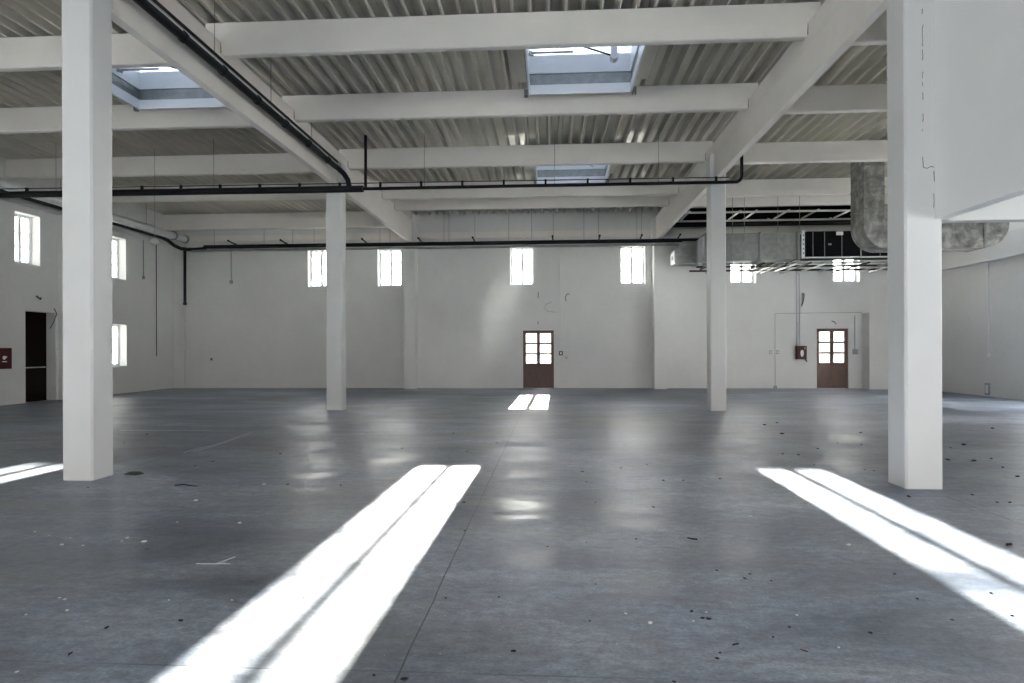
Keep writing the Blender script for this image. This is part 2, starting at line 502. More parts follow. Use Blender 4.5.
# ------------------------------------------------------------------ girders (longitudinal)
def girder(gx, y0, y1, label):
    w, fl = .065, .078
    pr = [(gx - w, 5.69), (gx + w, 5.69), (gx + w, 6.21), (gx + fl, 6.32), (gx + fl, 6.57), (gx - fl, 6.57), (gx - fl, 6.32), (gx - w, 6.21)]
    g = MB(); g.prism(pr, 'y', y0, y1)
    o = g.build('roof_girder', M['concrete_white'])
    return tag(o, label, 'girder', 'girders along the hall')
girder(GL, 7.30, 16.05, 'long white left girder span between the near and far left columns')
girder(GL, 16.08, YB + .01, 'long white left girder span from the far column to the back wall')
girder(GR, 7.30, 16.05, 'long white right girder span between the near and far right columns')
girder(GR, 16.08, YB + .01, 'long white right girder span from the far column to the back wall')

# ------------------------------------------------------------------ roof beams across the bays
def purlin(x0, x1, y, dl, dr, label, grp, z0=ZB, z1=ZD):
    """cross beam with dapped ends dl / dr resting on the girders"""
    w = .155
    p = MB()
    ya, yb = y, y + w
    zs = 6.575
    def seg(a, b_, za, zb):
        ch = .018
        if za < 6.5:
            p.prism([(ya + ch, za), (yb - ch, za), (yb, za + ch), (yb + .02, zb), (ya - .02, zb), (ya, za + ch)], 'x', a, b_)
        else:
            p.prism([(ya, za), (yb, za), (yb + .02, zb), (ya - .02, zb)], 'x', a, b_)
    la = x0 + (.088 if dl else 0); lb = x1 - (.088 if dr else 0)
    seg(la, lb, z0, zs); seg(x0 - (.17 if dl else 0), x1 + (.11 if dr else 0), zs, z1)
    o = p.build('roof_beam', M['concrete_white'])
    for on, xa in ((dl, x0 + .0785), (dr, x1 - .0885)):      # dark strips stand in for the shaded gaps at the girders
        if on:
            q = MB(); q.box(xa, xa + .010, ya - .010, yb - .02, z0 + .03, zs - .015); q.build('dark_gap', M['black_pipe'], o)
    return tag(o, label, 'roof beam', grp)
ords = ['first', 'second', 'third', 'fourth', 'fifth']
CP = [10.20, 13.20, 16.80, 20.25, 21.88]
what = ['white cross beam of the middle bay nearest the viewer', 'white cross beam of the middle bay behind the large skylight',
        'white cross beam of the middle bay before the small far skylight', 'white cross beam of the middle bay behind the small far skylight',
        'white cross beam of the middle bay nearest the back wall']
for y, lb in zip(CP, what): purlin(GL, GR, y, True, True, lb, 'cross beams of the middle bay')
LP = [10.43, 13.43, 17.03, 20.02]
what = ['white cross beam of the left bay at the top left corner', 'white cross beam of the left bay behind the bluish skylight',
        'white cross beam of the left bay with two hanging wires before it', 'white cross beam of the left bay just behind the cross pipe']
for y, lb in zip(LP, what): purlin(XL + .02, GL, y, False, True, lb, 'cross beams of the left bay')
purlin(XL + .02, GL, 24.35, False, True, 'white cross beam of the left bay close to the back wall', 'cross beams of the left bay', 6.27, ZD)
RP = [10.43, 13.43, 17.03, 20.7, 22.11]
what = ['white cross beam of the right bay nearest the viewer beside the near column', 'second white cross beam of the right bay',
        'third white cross beam of the right bay just above the far right column', 'fourth white cross beam of the right bay ending behind the foil duct',
        'white cross beam of the right bay above the steel rails']
for y, lb in zip(RP, what): purlin(GR, XR - .02, y, True, False, lb, 'cross beams of the right bay')

# ------------------------------------------------------------------ windows
def window(n, loc, rz, w, h, label):
    """local x along the wall, +y outwards, origin at the lower inner corner of the opening"""
    fr = MB(); y0, y1 = .26, .33; t = .045
    fr.box(0, t, y0, y1, 0, h); fr.box(w - t, w, y0, y1, 0, h)
    fr.box(t, w - t, y0, y1, 0, t); fr.box(t, w - t, y0, y1, h - t, h)
    fr.box(-.01, w + .01, -.025, y0, -.03, .006)     # sill board
    o = fr.build('window_%d' % n, M['white_metal'], loc=loc)
    o.rotation_euler = (0, 0, rz)
    struct(o, label, 'window')
    for x0, x1 in ((t, w / 2 - .012), (w / 2 + .012, w - t)):
        s = MB(); st = .042; ya, yb = .27, .32
        s.box(x0, x0 + st, ya, yb, t, h - t); s.box(x1 - st, x1, ya, yb, t, h - t)
        s.box(x0 + st, x1 - st, ya, yb, t, t + st); s.box(x0 + st, x1 - st, ya, yb, h - t - st, h - t)
        for k in (1, 2):
            z = t + st + (h - 2 * t - 2 * st) * k / 3
            s.box(x0 + st, x1 - st, ya + .008, yb - .008, z - .014, z + .014)
        sa = s.build('sash', M['white_metal'], o)
        g = MB(); g.box(x0 + st - .006, x1 - st + .006, .291, .297, t + st - .006, h - t - st + .006)
        g.build('pane', M['dimmed_glass'], sa)
    m_ = MB(); m_.box(w / 2 - .05, w / 2 + .05, y0 - .012, y1 + .005, .02, h - .02); m_.build('mullion', M['white_metal'], o)
    return o
wl = ['small high window in the back wall half hidden by the far left column', 'small high window in the back wall left of the left pilaster',
      'small high window in the back wall above the middle wooden door', 'small high window in the back wall left of the right pilaster',
      'bright high window in the back wall behind the grey duct', 'bright high window in the back wall above the right wooden door']
n = 0
for (a, b_, c, d_), lb in zip(WB, wl):
    n += 1; window(n, (a, YB, c), 0, b_ - a, d_ - c, lb)
wl = ['upper window of the left wall above the dark door', 'upper window of the left wall just right of the near left column',
      'lower window of the left wall just right of the near left column', 'upper window of the left wall beyond the left picture edge', 'upper window of the left wall nearest the viewer']
for (a, b_, c, d_), lb in zip(WL, wl):
    n += 1; window(n, (XL, a, c), PI / 2, b_ - a, d_ - c, lb)
# tall glazing of the openings behind and beside the viewer
def glazing(loc, rz, w, h, label):
    global n
    n += 1
    fr = MB(); t = .06
    cols = max(2, round(w / 1.4)); rows = 3
    fr.box(0, t, .15, .23, 0, h); fr.box(w - t, w, .15, .23, 0, h); fr.box(0, w, .15, .23, 0, t); fr.box(0, w, .15, .23, h - t, h)
    for i in range(1, cols): fr.box(w * i / cols - .025, w * i / cols + .025, .15, .23, t, h - t)
    for j in range(1, rows): fr.box(t, w - t, .16, .22, h * j / rows - .02, h * j / rows + .02)
    o = fr.build('window_%d' % n, M['white_metal'], loc=loc); o.rotation_euler = (0, 0, rz)
    struct(o, label, 'window')
    g = MB(); g.box(t, w - t, .186, .192, t, h - t); g.build('pane', M['glass'], o)
for i, (a, b_, c, d_) in enumerate(BO):
    glazing((b_, YR, c), PI, b_ - a, d_ - c, 'large glazed opening behind the viewer, number %d from the left' % (i + 1))
for i, (a, b_, c, d_) in enumerate(RO):
    glazing((XR, b_, c), -PI / 2, b_ - a, d_ - c, 'large glazed opening in the right wall outside the picture, number %d from the back' % (2 - i))

for i, (a, b_, c, d_) in enumerate(LO):
    glazing((XL, a, c), PI / 2, b_ - a, d_ - c, 'added large glazed opening in the left wall outside the picture')

# ------------------------------------------------------------------ doors
def double_door(n, x0, x1, h, label):
    w = x1 - x0; t = .055
    fr = MB(); ya, yb = .05, .13
    fr.box(0, t, ya, yb, 0, h); fr.box(w - t, w, ya, yb, 0, h); fr.box(t, w - t, ya, yb, h - t, h)
    o = fr.build('door_%d' % n, M['wood'], loc=(x0, YB, 0)); struct(o, label, 'door')
    zg = .95
    for k, (a, b_) in enumerate(((t, w / 2 - .004), (w / 2 + .004, w - t))):
        s = MB(); st = .062; ya, yb = .06, .11; top = h - t
        s.box(a, a + st, ya, yb, .012, top); s.box(b_ - st, b_, ya, yb, .012, top)
        s.box(a + st, b_ - st, ya, yb, top - st, top); s.box(a + st, b_ - st, ya, yb, zg - .05, zg + .02); s.box(a + st, b_ - st, ya, yb, .012, .12)
        for j in (1, 2):
            z = zg + (top - st - zg) * j / 3
            s.box(a + st, b_ - st, ya + .005, yb - .005, z - .036, z + .036)
        lf = s.build('door_leaf', M['wood'], o)
        p = MB(); p.box(a + st, b_ - st, .078, .094, .12, zg - .05)
        p.box(a + st + .04, b_ - st - .04, .068, .078, .17, zg - .10)
        p.build('panel', M['wood'], lf)
        g = MB(); g.box(a + st - .004, b_ - st + .004, .083, .089, zg + .015, top - st + .005); g.build('pane', M['door_glass'], lf)
        if k == 0:
            q = MB(); q.box(b_ - .02, b_ + .03, .045, .06, .012, top); q.build('meeting_strip', M['wood'], lf)
        if k == 1:
            hd = MB(); hd.box(a + .015, a + .045, .052, .06, .98, 1.16); hd.bar((a + .03, .035, 1.09), (a + .13, .035, 1.09), .014, .016)
            hd.bar((a + .03, .06, 1.09), (a + .03, .03, 1.09), .014, .014)
            hd.build('handle', M['rail_steel'], lf)
    return o
double_door(1, DB[0][0], DB[0][1], DB[0][3], 'middle brown wooden double door with six glass panes')
double_door(2, DB[1][0], DB[1][1], DB[1][3], 'reddish brown wooden double door with six glass panes at the far right')
# dark door in the left wall
y0, y1, z0, z1 = DL[0]
fr = MB(); fr.box(XL - .38, XL - .30, y0, y0 + .05, 0, z1); fr.box(XL - .38, XL - .30, y1 - .05, y1, 0, z1); fr.box(XL - .38, XL - .30, y0 + .05, y1 - .05, z1 - .05, z1)
o = fr.build('door_3', M['dark_door']); struct(o, 'dark brown door set deep in the left wall', 'door')
lf = MB(); lf.box(XL - .37, XL - .32, y0 + .05, y1 - .05, .0, z1 - .05)
lf.box(XL - .39, XL - .27, y0 + .002, y1 - .002, .0, .012)
for za, zb in ((.15, .85), (1.0, 2.45)):
    lf.box(XL - .32, XL - .313, y0 + .15, y1 - .15, za, zb)
lf = lf.build('door_leaf', M['dark_door'], o)
k = MB(); k.tube([(XL - .28, y0 + .06, 1.02), (XL - .28, y1 - .06, 1.02)], .016, 10); k.box(XL - .315, XL - .275, y0 + .08, y0 + .11, 1.0, 1.04); k.box(XL - .315, XL - .275, y1 - .11, y1 - .08, 1.0, 1.04)
k.build('push_bar', M['rail_steel'], lf)

# ------------------------------------------------------------------ pipes
def arc(c, r, a0, a1, ax, ay, n=6):
    c = Vector(c); ax = Vector(ax); ay = Vector(ay)
    return [tuple(c + ax * r * math.cos(a0 + (a1 - a0) * i / n) + ay * r * math.sin(a0 + (a1 - a0) * i / n)) for i in range(n + 1)]

# cross pipe hung in front of the far columns
e = empty('sprinkler_pipe', (0, 15.6, 5.505), 'black pipe crossing the whole hall in front of the two far columns', 'pipe')
k = MB(); k.tube([(-10.2, 0, .02), (.42, 0, .0)], .085, 12)
k.tube([(-9.95, 0, .02), (-9.85, 0, .02)], .105, 12)
p = k.build('thick_pipe', M['black_pipe'], e, loc=(-5.05, 0, 0))
k = MB(); k.tube([(-15.2 + .03, 0, .02), (-15.0, 0, .02)], .072, 12); k.build('pipe_end', M['black_pipe'], e)
k = MB(); k.tube([(-4.7, 0, 0), (4.42, 0, 0)] + arc((4.42, 0, .14), .14, -PI / 2, 0, (1, 0, 0), (0, 0, 1)) [1:] + [(4.56, 0, 1.32)], .040, 12)
k.build('thin_pipe', M['black_pipe'], e)
k = MB(); k.tube([(-4.57, 0, 0), (-4.57, 0, 1.32)], .036, 12); k.build('riser', M['black_pipe'], e)
k = MB(); k.tube([(-15.0, 0, .17), (4.3, 0, .115)], .012, 8); k.build('cable', M['black_pipe'], e)
for i in range(19):
    xx = -14.4 + i * 1.02
    k = MB(); k.box(xx - .025, xx + .025, -.03, .03, (.06 if xx < -4.7 else .02), .19 - i * .003); k.build('clamp', M['black_pipe'], e)
for xx in (-12.6, -8.45, -3.1, .1, 2.6):
    k = MB(); k.tube([(xx, 0, .03), (xx, 0, 1.34)], .007, 6); k.build('hanger_rod', M['grey_steel'], e)

# long pipes beside the left girder, bending down onto the cross pipe
e = empty('pipe_run', (-5.2, 8, 5.96), 'pair of black pipes running along the left girder toward the viewer', 'pipe')
k = MB(); k.tube([(0, -4, 0), (0, 7.1, 0)] + [(.05, 7.28, -.03), (.13, 7.44, -.11), (.20, 7.54, -.24), (.23, 7.58, -.42)], .064, 12); k.build('thick_pipe', M['black_pipe'], e)
k = MB(); k.tube([(.06, -4, .105), (.06, 7.2, .105)], .024, 8); k.build('thin_pipe', M['black_pipe'], e)
k = MB(); k.tube([(.035, -4, .085), (.035, 7.1, .085)], .010, 8); k.build('cable', M['rail_steel'], e)
for yy in (-1, .8, 1.9, 3.1, 4.3, 5.5, 6.7):
    k = MB(); k.tube([(0, yy - .03, 0), (0, yy + .03, 0)], .078, 12); k.bar((0, yy, .06), (.06, yy, .13), .03, .03); k.build('clamp', M['black_pipe'], e)
for yy in (1.6, 3.6, 5.6):
    k = MB(); k.tube([(.02, yy, .06), (.02, yy, .91)], .007, 6); k.build('hanger_rod', M['grey_steel'], e)

# pipe along the back wall under the ring beam
e = empty('wall_pipe', (0, 24.42, 5.612), 'black pipe along the back wall just above the high windows', 'pipe')
k = MB(); k.tube([(-13.62, 0, -.02), (5.9, 0, .0)], .075, 12); k.build('thick_pipe', M['black_pipe'], e)
k = MB(); k.tube([(-14.2, .10, -.15), (5.9, .10, -.14)], .045, 10); k.build('grey_pipe', M['grey_steel'], e)
for xx in (-12.3, -10.25, -7.1, -4.95, -2.9, .08, 1.82, 3.36, 4.75):
    k = MB(); k.tube([(xx, 0, .04), (xx - .01, -.62, .10)], .028, 8); k.tube([(xx - .01, -.62, .10), (xx - .012, -.66, .105)], .04, 8); k.build('branch_stub', M['black_pipe'], e)
for xx in (-13.2, -11.2, -10.05, -9.2, -6.6, -6.2, -4.1, -3.9, -2.9, -1.6, -.72, .1, 1.26, 1.81, 3.25, 3.42):
    k = MB(); k.tube([(xx, 0, .05), (xx, 0, 1.28)], .008, 6); k.build('hanger_rod', M['grey_steel'], e)

# pipes along the left wall
e = empty('clad_pipe', (-14.4, 16, 5.91), 'thick silver clad pipe running along the top of the left wall', 'pipe')
k = MB(); k.tube([(0, -12, 0), (0, 8.4, 0)], .14, 16); k.build('pipe_body', M['alu_pipe'], e)
for i in range(14):
    yy = -11 + i * 1.45
    k = MB(); k.tube([(0, yy - .02, 0), (0, yy + .02, 0)], .146, 16); k.build('seam_band', M['alu_pipe'], e)
for yy in (7.6, 8.36):
    k = MB(); k.tube([(0, yy, 0), (0, yy + .07, 0)], .17, 16); k.build('flange', M['grey_steel'], e)
for yy in (-6, -2, 2, 6):
    k = MB(); k.tube([(0, yy, .13), (0, yy, .98)], .008, 6); k.build('hanger_rod', M['grey_steel'], e)
e = empty('drain_pipe', (-14.62, 16, 5.79), 'thin black pipe below the silver pipe that turns into the far left corner', 'pipe')
k = MB(); k.tube([(0, -12, 0), (0, 7.2, 0), (.02, 7.6, -.06), (.06, 7.95, -.2), (.14, 8.25, -.27), (.3, 8.5, -.27), (.55, 8.6, -.25), (.95, 8.62, -.22)], .068, 12); k.build('pipe_body', M['black_pipe'], e)
k = MB(); k.tube([(-.12, -12, .06), (-.12, 7.2, .06)], .03, 8); k.build('cable', M['alu_pipe'], e)
e = empty('down_pipe', (-14.72, 24.98, 3.36), 'short black vertical pipe in the far left corner', 'pipe')
k = MB(); k.tube([(-.02, 0, .06), (-.02, 0, 2.3)], .055, 12); k.build('pipe_body', M['black_pipe'], e)
k = MB(); k.tube([(-.02, 0, 0), (-.02, 0, .09)], .075, 12); k.build('end_cap', M['black_pipe'], e)

# ------------------------------------------------------------------ lamp on a wire
e = empty('pendant_lamp', (-10.5, 16.4, 4.36), 'small white dome lamp hanging on a long wire in the left bay', 'lamp')
k = MB(); k.lathe([(.115 * math.sin(PI * i / 16), .02 + .135 * math.cos(PI * i / 16)) for i in range(9)] + [(.112, -.01), (.104, -.01)] + [(.104 * math.cos(PI * i / 12), .02 + .12 * math.sin(PI * i / 12)) for i in range(7)], (0, 0, 0), 20); k.build('lamp_shade', M['white_plastic'], e)
k = MB(); k.lathe([(0, -.03), (.05, -.02), (.07, .02), (.07, .08)], (0, 0, 0), 14); k.build('bulb', M['white_plastic'], e)
k = MB(); k.tube([(0, 0, .16), (0, 0, 2.52)], .006, 6); k.build('wire', M['grey_steel'], e)

# ------------------------------------------------------------------ air ducts in the right bay
e = empty('air_duct', (5.2, 22, 4.5), 'long rectangular galvanised air duct hanging below the roof in front of the back wall', 'air duct')
k = MB(); k.box(0, 1.8, 0, .9, 0, .92, ch=0); k.build('duct_section', M['galv'], e)
k = MB(); k.box(1.86, 3.05, .02, .88, .03, .90); k.build('duct_section', M['galv'], e)
k = MB(); k.prism([(-.78, .08), (-.02, .08), (-.02, .86), (-.50, .86), (-.78, .52)], 'y', 1.15, 1.95); k.build('duct_mouth', M['galv'], e)
k = MB(); k.box(-.02, .35, 1.0, 1.95, .06, .88); k.build('duct_section', M['galv'], e)
k = MB(); k.box(-.045, -.0, .06, .84, .08, .84); k.build('grille_frame', M['white_metal'], e)
g = MB()
for i in range(9):
    g.box(-.06, -.045, .12, .78, .14 + i * .075, .17 + i * .075)
g.build('grille_slats', M['white_metal'], e)
k = MB(); k.box(-.80, -.785, 1.25, 1.85, .12, .48); k.build('mouth_grille', M['white_metal'], e)
k = MB(); k.lathe([(0, 0), (.08, 0), (.08, .02), (0, .02)], (0, 0, 0), 14)
o = k.build('mouth_cap', M['grey_conduit'], e, loc=(-.80, 1.5, .32)); o.rotation_euler = (0, -PI / 2, 0)
for xx in (.0, 1.80, 3.05):
    k = MB(); k.box(xx, xx + .05, -.03, .93, -.03, .0); k.box(xx, xx + .05, -.03, .0, 0, .95); k.box(xx, xx + .05, -.03, .93, .92, .95); k.build('flange', M['grey_steel'], e)
for xx in (.4, 1.3, 2.4):
    k = MB(); k.tube([(xx, -.05, -.02), (xx, -.05, 2.35)], .008, 6); k.build('hanger_rod', M['grey_steel'], e)

e = empty('air_handling_unit', (8.35, 22, 4.55), 'long black air handling unit hanging right of the galvanised duct', 'air handling unit')
k = MB(); k.box(.22, 3.7, .02, .98, .05, .90); k.build('casing', M['black_panel'], e)
for xx in (.42, .80, 1.36, 1.97, 2.6, 3.2):
    k = MB(); k.box(xx - .008, xx + .008, .008, .02, .06, .89); k.build('panel_joint', M['grey_steel'], e)
k = MB(); k.box(.05, .14, -.02, .03, .0, .94); k.build('slotted_post', M['white_metal'], e)
for i in range(5):
    h = MB(); h.box(.082, .112, -.026, -.02, .14 + i * .15, .19 + i * .15); h.build('slot', M['black_panel'], e)
k = MB(); k.box(-.04, .03, .1, .9, .0, .92); k.build('flexible_joint', M['black_panel'], e)
k = MB(); k.box(1.18, 1.40, .005, .02, .76, .88); k.build('sticker', M['white_plastic'], e)
k = MB(); k.box(.92, 1.02, .005, .02, .43, .49); k.build('small_sticker', M['grey_conduit'], e)
k = MB(); k.box(.1, 3.75, -.03, .05, .0, .04); k.build('base_rail', M['rail_steel'], e)

# plain long black box above it
k = MB(); k.box(4.25, 11.9, 24.35, 25.05, 6.22, 6.80)
for i in range(8): k.box(4.5 + i * .95, 4.53 + i * .95, 24.33, 24.35, 6.24, 6.78)
tag(k.build('black_box', M['black_panel']), 'long black box tight under the roof above the grey duct', 'air duct')

# upper steel frame with cross bars
e = empty('steel_frame', (4.3, 22.7, 6.28), 'light steel frame of rails and cross bars under the roof above the air duct', 'steel frame')
for yy in (0, 1.5):
    k = MB(); k.box(.0, 7.6, yy - .03, yy + .03, -.03, .03); k.build('rail', M['rail_steel'], e)
for xx, l0, l1 in ((.55, 0, 1.5), (2.30, 0, 1.5), (2.85, 0, 1.5), (3.95, 0, 1.5), (4.95, 0, 1.5), (6.1, 0, 1.5), (.15, 1.5, 1.62), (1.95, 1.5, 1.62), (2.85, 1.5, 1.62), (3.75, 1.5, 1.62), (5.0, 1.5, 1.62), (6.0, 1.5, 1.62)):
    k = MB(); k.box(xx - .03, xx + .03, l0 + .0, l1, .03, .07); k.build('cross_bar', M['rail_steel'], e)
for xx in (1.45, 2.5, 3.6, 5.1, 6.6):
    k = MB(); k.tube([(xx, 0, .03), (xx, 0, .58)], .012, 6); k.lathe([(0, .0), (.05, .0), (.05, .06), (0, .06)], (xx, 0, .25), 10); k.build('hanger_rod', M['black_pipe'], e)

# lower steel frame carrying duct and unit
e = empty('support_frame', (5.0, 21.4, 4.36), 'dark steel support frame with protruding bars under the air duct and black unit', 'steel frame')
for yy, mt in ((.62, 'grey_steel'), (1.4, 'black_pipe'), (2.55, 'black_pipe')):
    k = MB(); k.box(.1, 7.2, yy - .03, yy + .03, .0, .06); k.build('rail', M[mt], e)
for i, (xx, a, b_, mt) in enumerate(((.3, .2, 1.7, 'black_pipe'), (.75, .3, 2.7, 'grey_steel'), (2.0, .1, 2.2, 'black_pipe'), (2.3, .2, 2.8, 'black_pipe'), (2.55, -.2, 2.6, 'grey_steel'), (2.8, .3, 2.9, 'black_pipe'), (3.15, .4, 2.4, 'rail_steel'),
                                     (3.5, .1, 2.9, 'black_pipe'), (4.1, .3, 2.8, 'grey_steel'), (4.75, -.1, 2.6, 'rail_steel'), (5.4, .2, 2.9, 'black_pipe'), (6.2, .2, 2.6, 'grey_steel'), (6.7, 0, 2.9, 'black_pipe'))):
    k = MB(); k.box(xx - .03, xx + .03, a, b_, -.05, .0); k.build('cross_bar', M[mt], e)
for xx in (1.1, 3.3, 5.3, 7.0):
    k = MB(); k.tube([(xx, .52, .0), (xx, .52, 2.48)], .010, 6); k.build('hanger_rod', M['grey_steel'], e)

# big foil elbow duct: down from the roof, along, and up again
def elbow_profile():
    pts_out, pts_in = [], []
    for i in range(9):
        a = PI + (PI / 2) * i / 8
        pts_out.append((.62 + .62 * math.cos(a), .62 + .62 * math.sin(a)))
        pts_in.append((.62 + .10 * math.cos(a), .62 + .10 * math.sin(a) + .18))
    return pts_out, pts_in
e = empty('elbow_duct', (8.20, 17.3, 4.13), 'large crinkled foil duct dropping from the roof and turning behind the near right column', 'air duct')
po, pi_ = elbow_profile()
W = 3.64
left = [(0, 1.62)] + po + [(W / 2, 0), (W / 2, .80)] + list(reversed(pi_)) + [(.52, 1.62)]
k = MB(); 
def swept(k, outer, inner, y0, y1):
    n_ = len(outer)
    vs = [(x_, y0, z_) for x_, z_ in outer] + [(x_, y0, z_) for x_, z_ in inner] + [(x_, y1, z_) for x_, z_ in outer] + [(x_, y1, z_) for x_, z_ in inner]
    fs = []
    for i in range(n_ - 1):
        fs.append((i, i + 1, n_ + i + 1, n_ + i))
        fs.append((2 * n_ + i, 3 * n_ + i, 3 * n_ + i + 1, 2 * n_ + i + 1))
        fs.append((i, 2 * n_ + i, 2 * n_ + i + 1, i + 1))
        fs.append((n_ + i, n_ + i + 1, 3 * n_ + i + 1, 3 * n_ + i))
    fs.append((0, n_, 3 * n_, 2 * n_)); fs.append((n_ - 1, 3 * n_ - 1, 4 * n_ - 1, 2 * n_ - 1))
    k.add(vs, fs)
outer = [(0, 1.05)] + po; inner = [(.52, 1.05)] + pi_
swept(k, outer, inner, 0, .75); k.build('elbow', M['foil'], e)
k = MB(); swept(k, [(W - x_, z_) for x_, z_ in outer], [(W - x_, z_) for x_, z_ in inner], 0, .75); k.build('elbow', M['foil'], e)
k = MB(); k.box(.62, W - .62, 0, .75, 0, .80); k.build('horizontal_section', M['foil'], e)
k = MB(); k.box(0, .52, 0, .75, 1.05, 2.74); k.build('vertical_section', M['foil'], e)
k = MB(); k.box(W - .52, W, 0, .75, 1.05, 2.74); k.build('vertical_section', M['foil'], e)
for za in (1.05, 1.62, 2.2):
    k = MB(); k.box(-.015, .535, -.015, .765, za - .02, za + .02); k.build('flange', M['galv'], e)
k = MB(); k.box(W - .64, W - .58, -.015, .765, -.015, .815); k.build('flange', M['galv'], e)
k = MB(); k.box(1.6, 1.62, -.01, .76, -.01, .81); k.build('strap', M['black_pipe'], e)
k = MB(); k.box(-.12, .55, -.06, .0, 2.38, 2.44); k.build('bracket', M['grey_steel'], e)

# ------------------------------------------------------------------ conduits, switches, call points, cabinets
def conduit(pts, r, label, mat='grey_conduit', box=None, name='conduit'):
    k = MB(); k.tube(pts, r, 8)
    o = k.build(name, M[mat]); tag(o, label, 'conduit', None)
    if box:
        b_ = MB(); b_.box(*box); b_.build('junction_box', M['white_plastic'] if mat == 'white_plastic' else M['grey_conduit'], o)
    return o
yb = YB - .018
conduit([(-12.92, yb, 4.33), (-12.92, yb, 5.7)], .018, 'short bluish conduit with a box high on the left part of the back wall', box=(-12.98, -12.86, YB - .05, YB, 4.22, 4.36))
conduit([(.36, yb, 1.55), (.36, yb, 5.55)], .012, 'thin grey conduit down the back wall to the small red call point', mat='white_plastic')
conduit([(9.41, yb - .026, 1.62), (9.40, yb - .026, 4.6)], .012, 'left of two thin conduits running down to the red cabinet on the back wall')
conduit([(9.52, yb - .026, 1.62), (9.50, yb - .026, 4.6)], .012, 'right of two thin conduits running down to the red cabinet on the back wall')
conduit([(8.6, yb, .06), (8.6, yb, 2.88), (11.84, yb, 2.90)], .012, 'thin conduit framing the back wall around the right wooden door', box=(8.54, 8.66, YB - .06, YB, .0, .10))
conduit([(11.58, yb, 1.5), (11.58, yb, 2.78)], .018, 'grey conduit right of the right wooden door', box=(11.50, 11.68, YB - .06, YB, 1.30, 1.50))
xl = XL + .016
conduit([(xl, 23.1, 4.3), (xl, 23.1, 5.66)], .018, 'short bluish conduit high on the left wall right of the upper window', box=(XL, XL + .05, 23.05, 23.15, 4.2, 4.32))
conduit([(xl, 23.88, 1.3), (xl, 23.88, 5.6)], .014, 'long thin dark conduit down the left wall near the corner', mat='black_pipe')
conduit([(-14.985, 18.935, 2.75), (-14.985, 18.935, 5.6)], .02, 'conduit on the edge of the left wall pilaster', mat='grey_conduit', box=(-15.03, -14.94, 18.91, 18.96, 2.7, 2.85))
xr = XR - .02
conduit([(xr, 21.0, 1.32), (xr, 21.0, 4.22)], .022, 'white conduit down the right wall', mat='white_plastic', box=(XR - .05, XR, 20.94, 21.06, 1.22, 1.34))

def wallbox(name, bx, mat, label, cat):
    k = MB(); k.box(*bx)
    return tag(k.build(name, M[mat]), label, cat)
# call point
o = wallbox('call_point', (.31, .46, YB - .06, YB, 1.29, 1.45), 'red', 'small red fire call point right of the middle wooden door', 'call point')
k = MB(); k.box(.345, .425, YB - .066, YB - .06, 1.33, 1.41); k.build('push_plate', M['white_plastic'], o)
# sockets
for xx, lb in ((8.44, 'left of two small white switches on the back wall left of the red cabinet'), (8.70, 'right of two small white switches on the back wall left of the red cabinet')):
    o = wallbox('light_switch', (xx - .05, xx + .05, YB - .03, YB, 1.32, 1.46), 'grey_conduit', lb, 'switch')
    k = MB(); k.box(xx - .03, xx + .03, YB - .038, YB - .03, 1.35, 1.43); k.build('rocker', M['white_plastic'], o)
o = wallbox('power_socket', (-13.80, -13.71, YB - .03, YB, 1.11, 1.22), 'grey_conduit', 'small grey socket low on the left part of the back wall', 'socket')
k = MB(); k.box(-13.78, -13.73, YB - .035, YB - .03, 1.135, 1.195); k.build('face_plate', M['dark_scuff'], o)
o = wallbox('floor_outlet', (XR - .04, XR, 20.95, 21.15, .04, .42), 'grey_conduit', 'grey outlet box at the foot of the right wall below the white conduit', 'socket')
k = MB(); k.box(XR - .048, XR - .04, 21.0, 21.1, .1, .36); k.build('face_plate', M['white_plastic'], o)
# red cabinet on the back wall with an extinguisher pictogram
k = MB(); k.box(9.37, 9.72, YB - .2, YB, 1.12, 1.63)
o = tag(k.build('fire_cabinet', M['red']), 'dark red fire cabinet with white pictogram on the back wall left of the door', 'fire cabinet')
k = MB(); k.box(9.385, 9.705, YB - .215, YB - .2, 1.135, 1.615); k.build('cabinet_door', M['red'], o)
s = MB()
yy0, yy1 = YB - .219, YB - .215
s.prism([(9.51, 1.22), (9.57, 1.22), (9.60, 1.30), (9.60, 1.42), (9.57, 1.47), (9.51, 1.47), (9.48, 1.42), (9.48, 1.30)], 'y', yy0, yy1)
s.build('extinguisher_pictogram', M['white_plastic'], o)
s = MB(); s.box(9.635, 9.655, yy0, yy1, 1.50, 1.58); s.build('lock', M['rail_steel'], o)
s = MB(); s.tube([(9.66, YB - .17, 1.13), (9.70, YB - .19, 1.07), (9.73, YB - .19, 1.03)], .025, 8); s.build('hose_end', M['black_pipe'], o)
# red cabinet on the left wall
k = MB(); k.box(XL, XL + .22, 16.3, 16.99, 1.02, 1.60)
o = tag(k.build('hydrant_cabinet', M['red']), 'dark red wall cabinet on the left wall at the picture edge', 'fire cabinet')
k = MB(); k.box(XL + .22, XL + .24, 16.33, 16.96, 1.05, 1.57); k.build('cabinet_door', M['red'], o)
s = MB(); xx = XL + .24
cx, cz = 16.72, 1.33
s.prism([(cx + .055 * math.cos(2 * PI * i / 12), cz + .055 * math.sin(2 * PI * i / 12)) for i in range(12)], 'x', xx, xx + .004)
s.prism([(cx + .05, cz + .05), (cx + .10, cz + .02), (cx + .05, cz - .01)], 'x', xx, xx + .004)
s.box(xx, xx + .004, cx - .075, cx + .085, cz - .12, cz - .095)
s.build('emblem', M['white_plastic'], o)

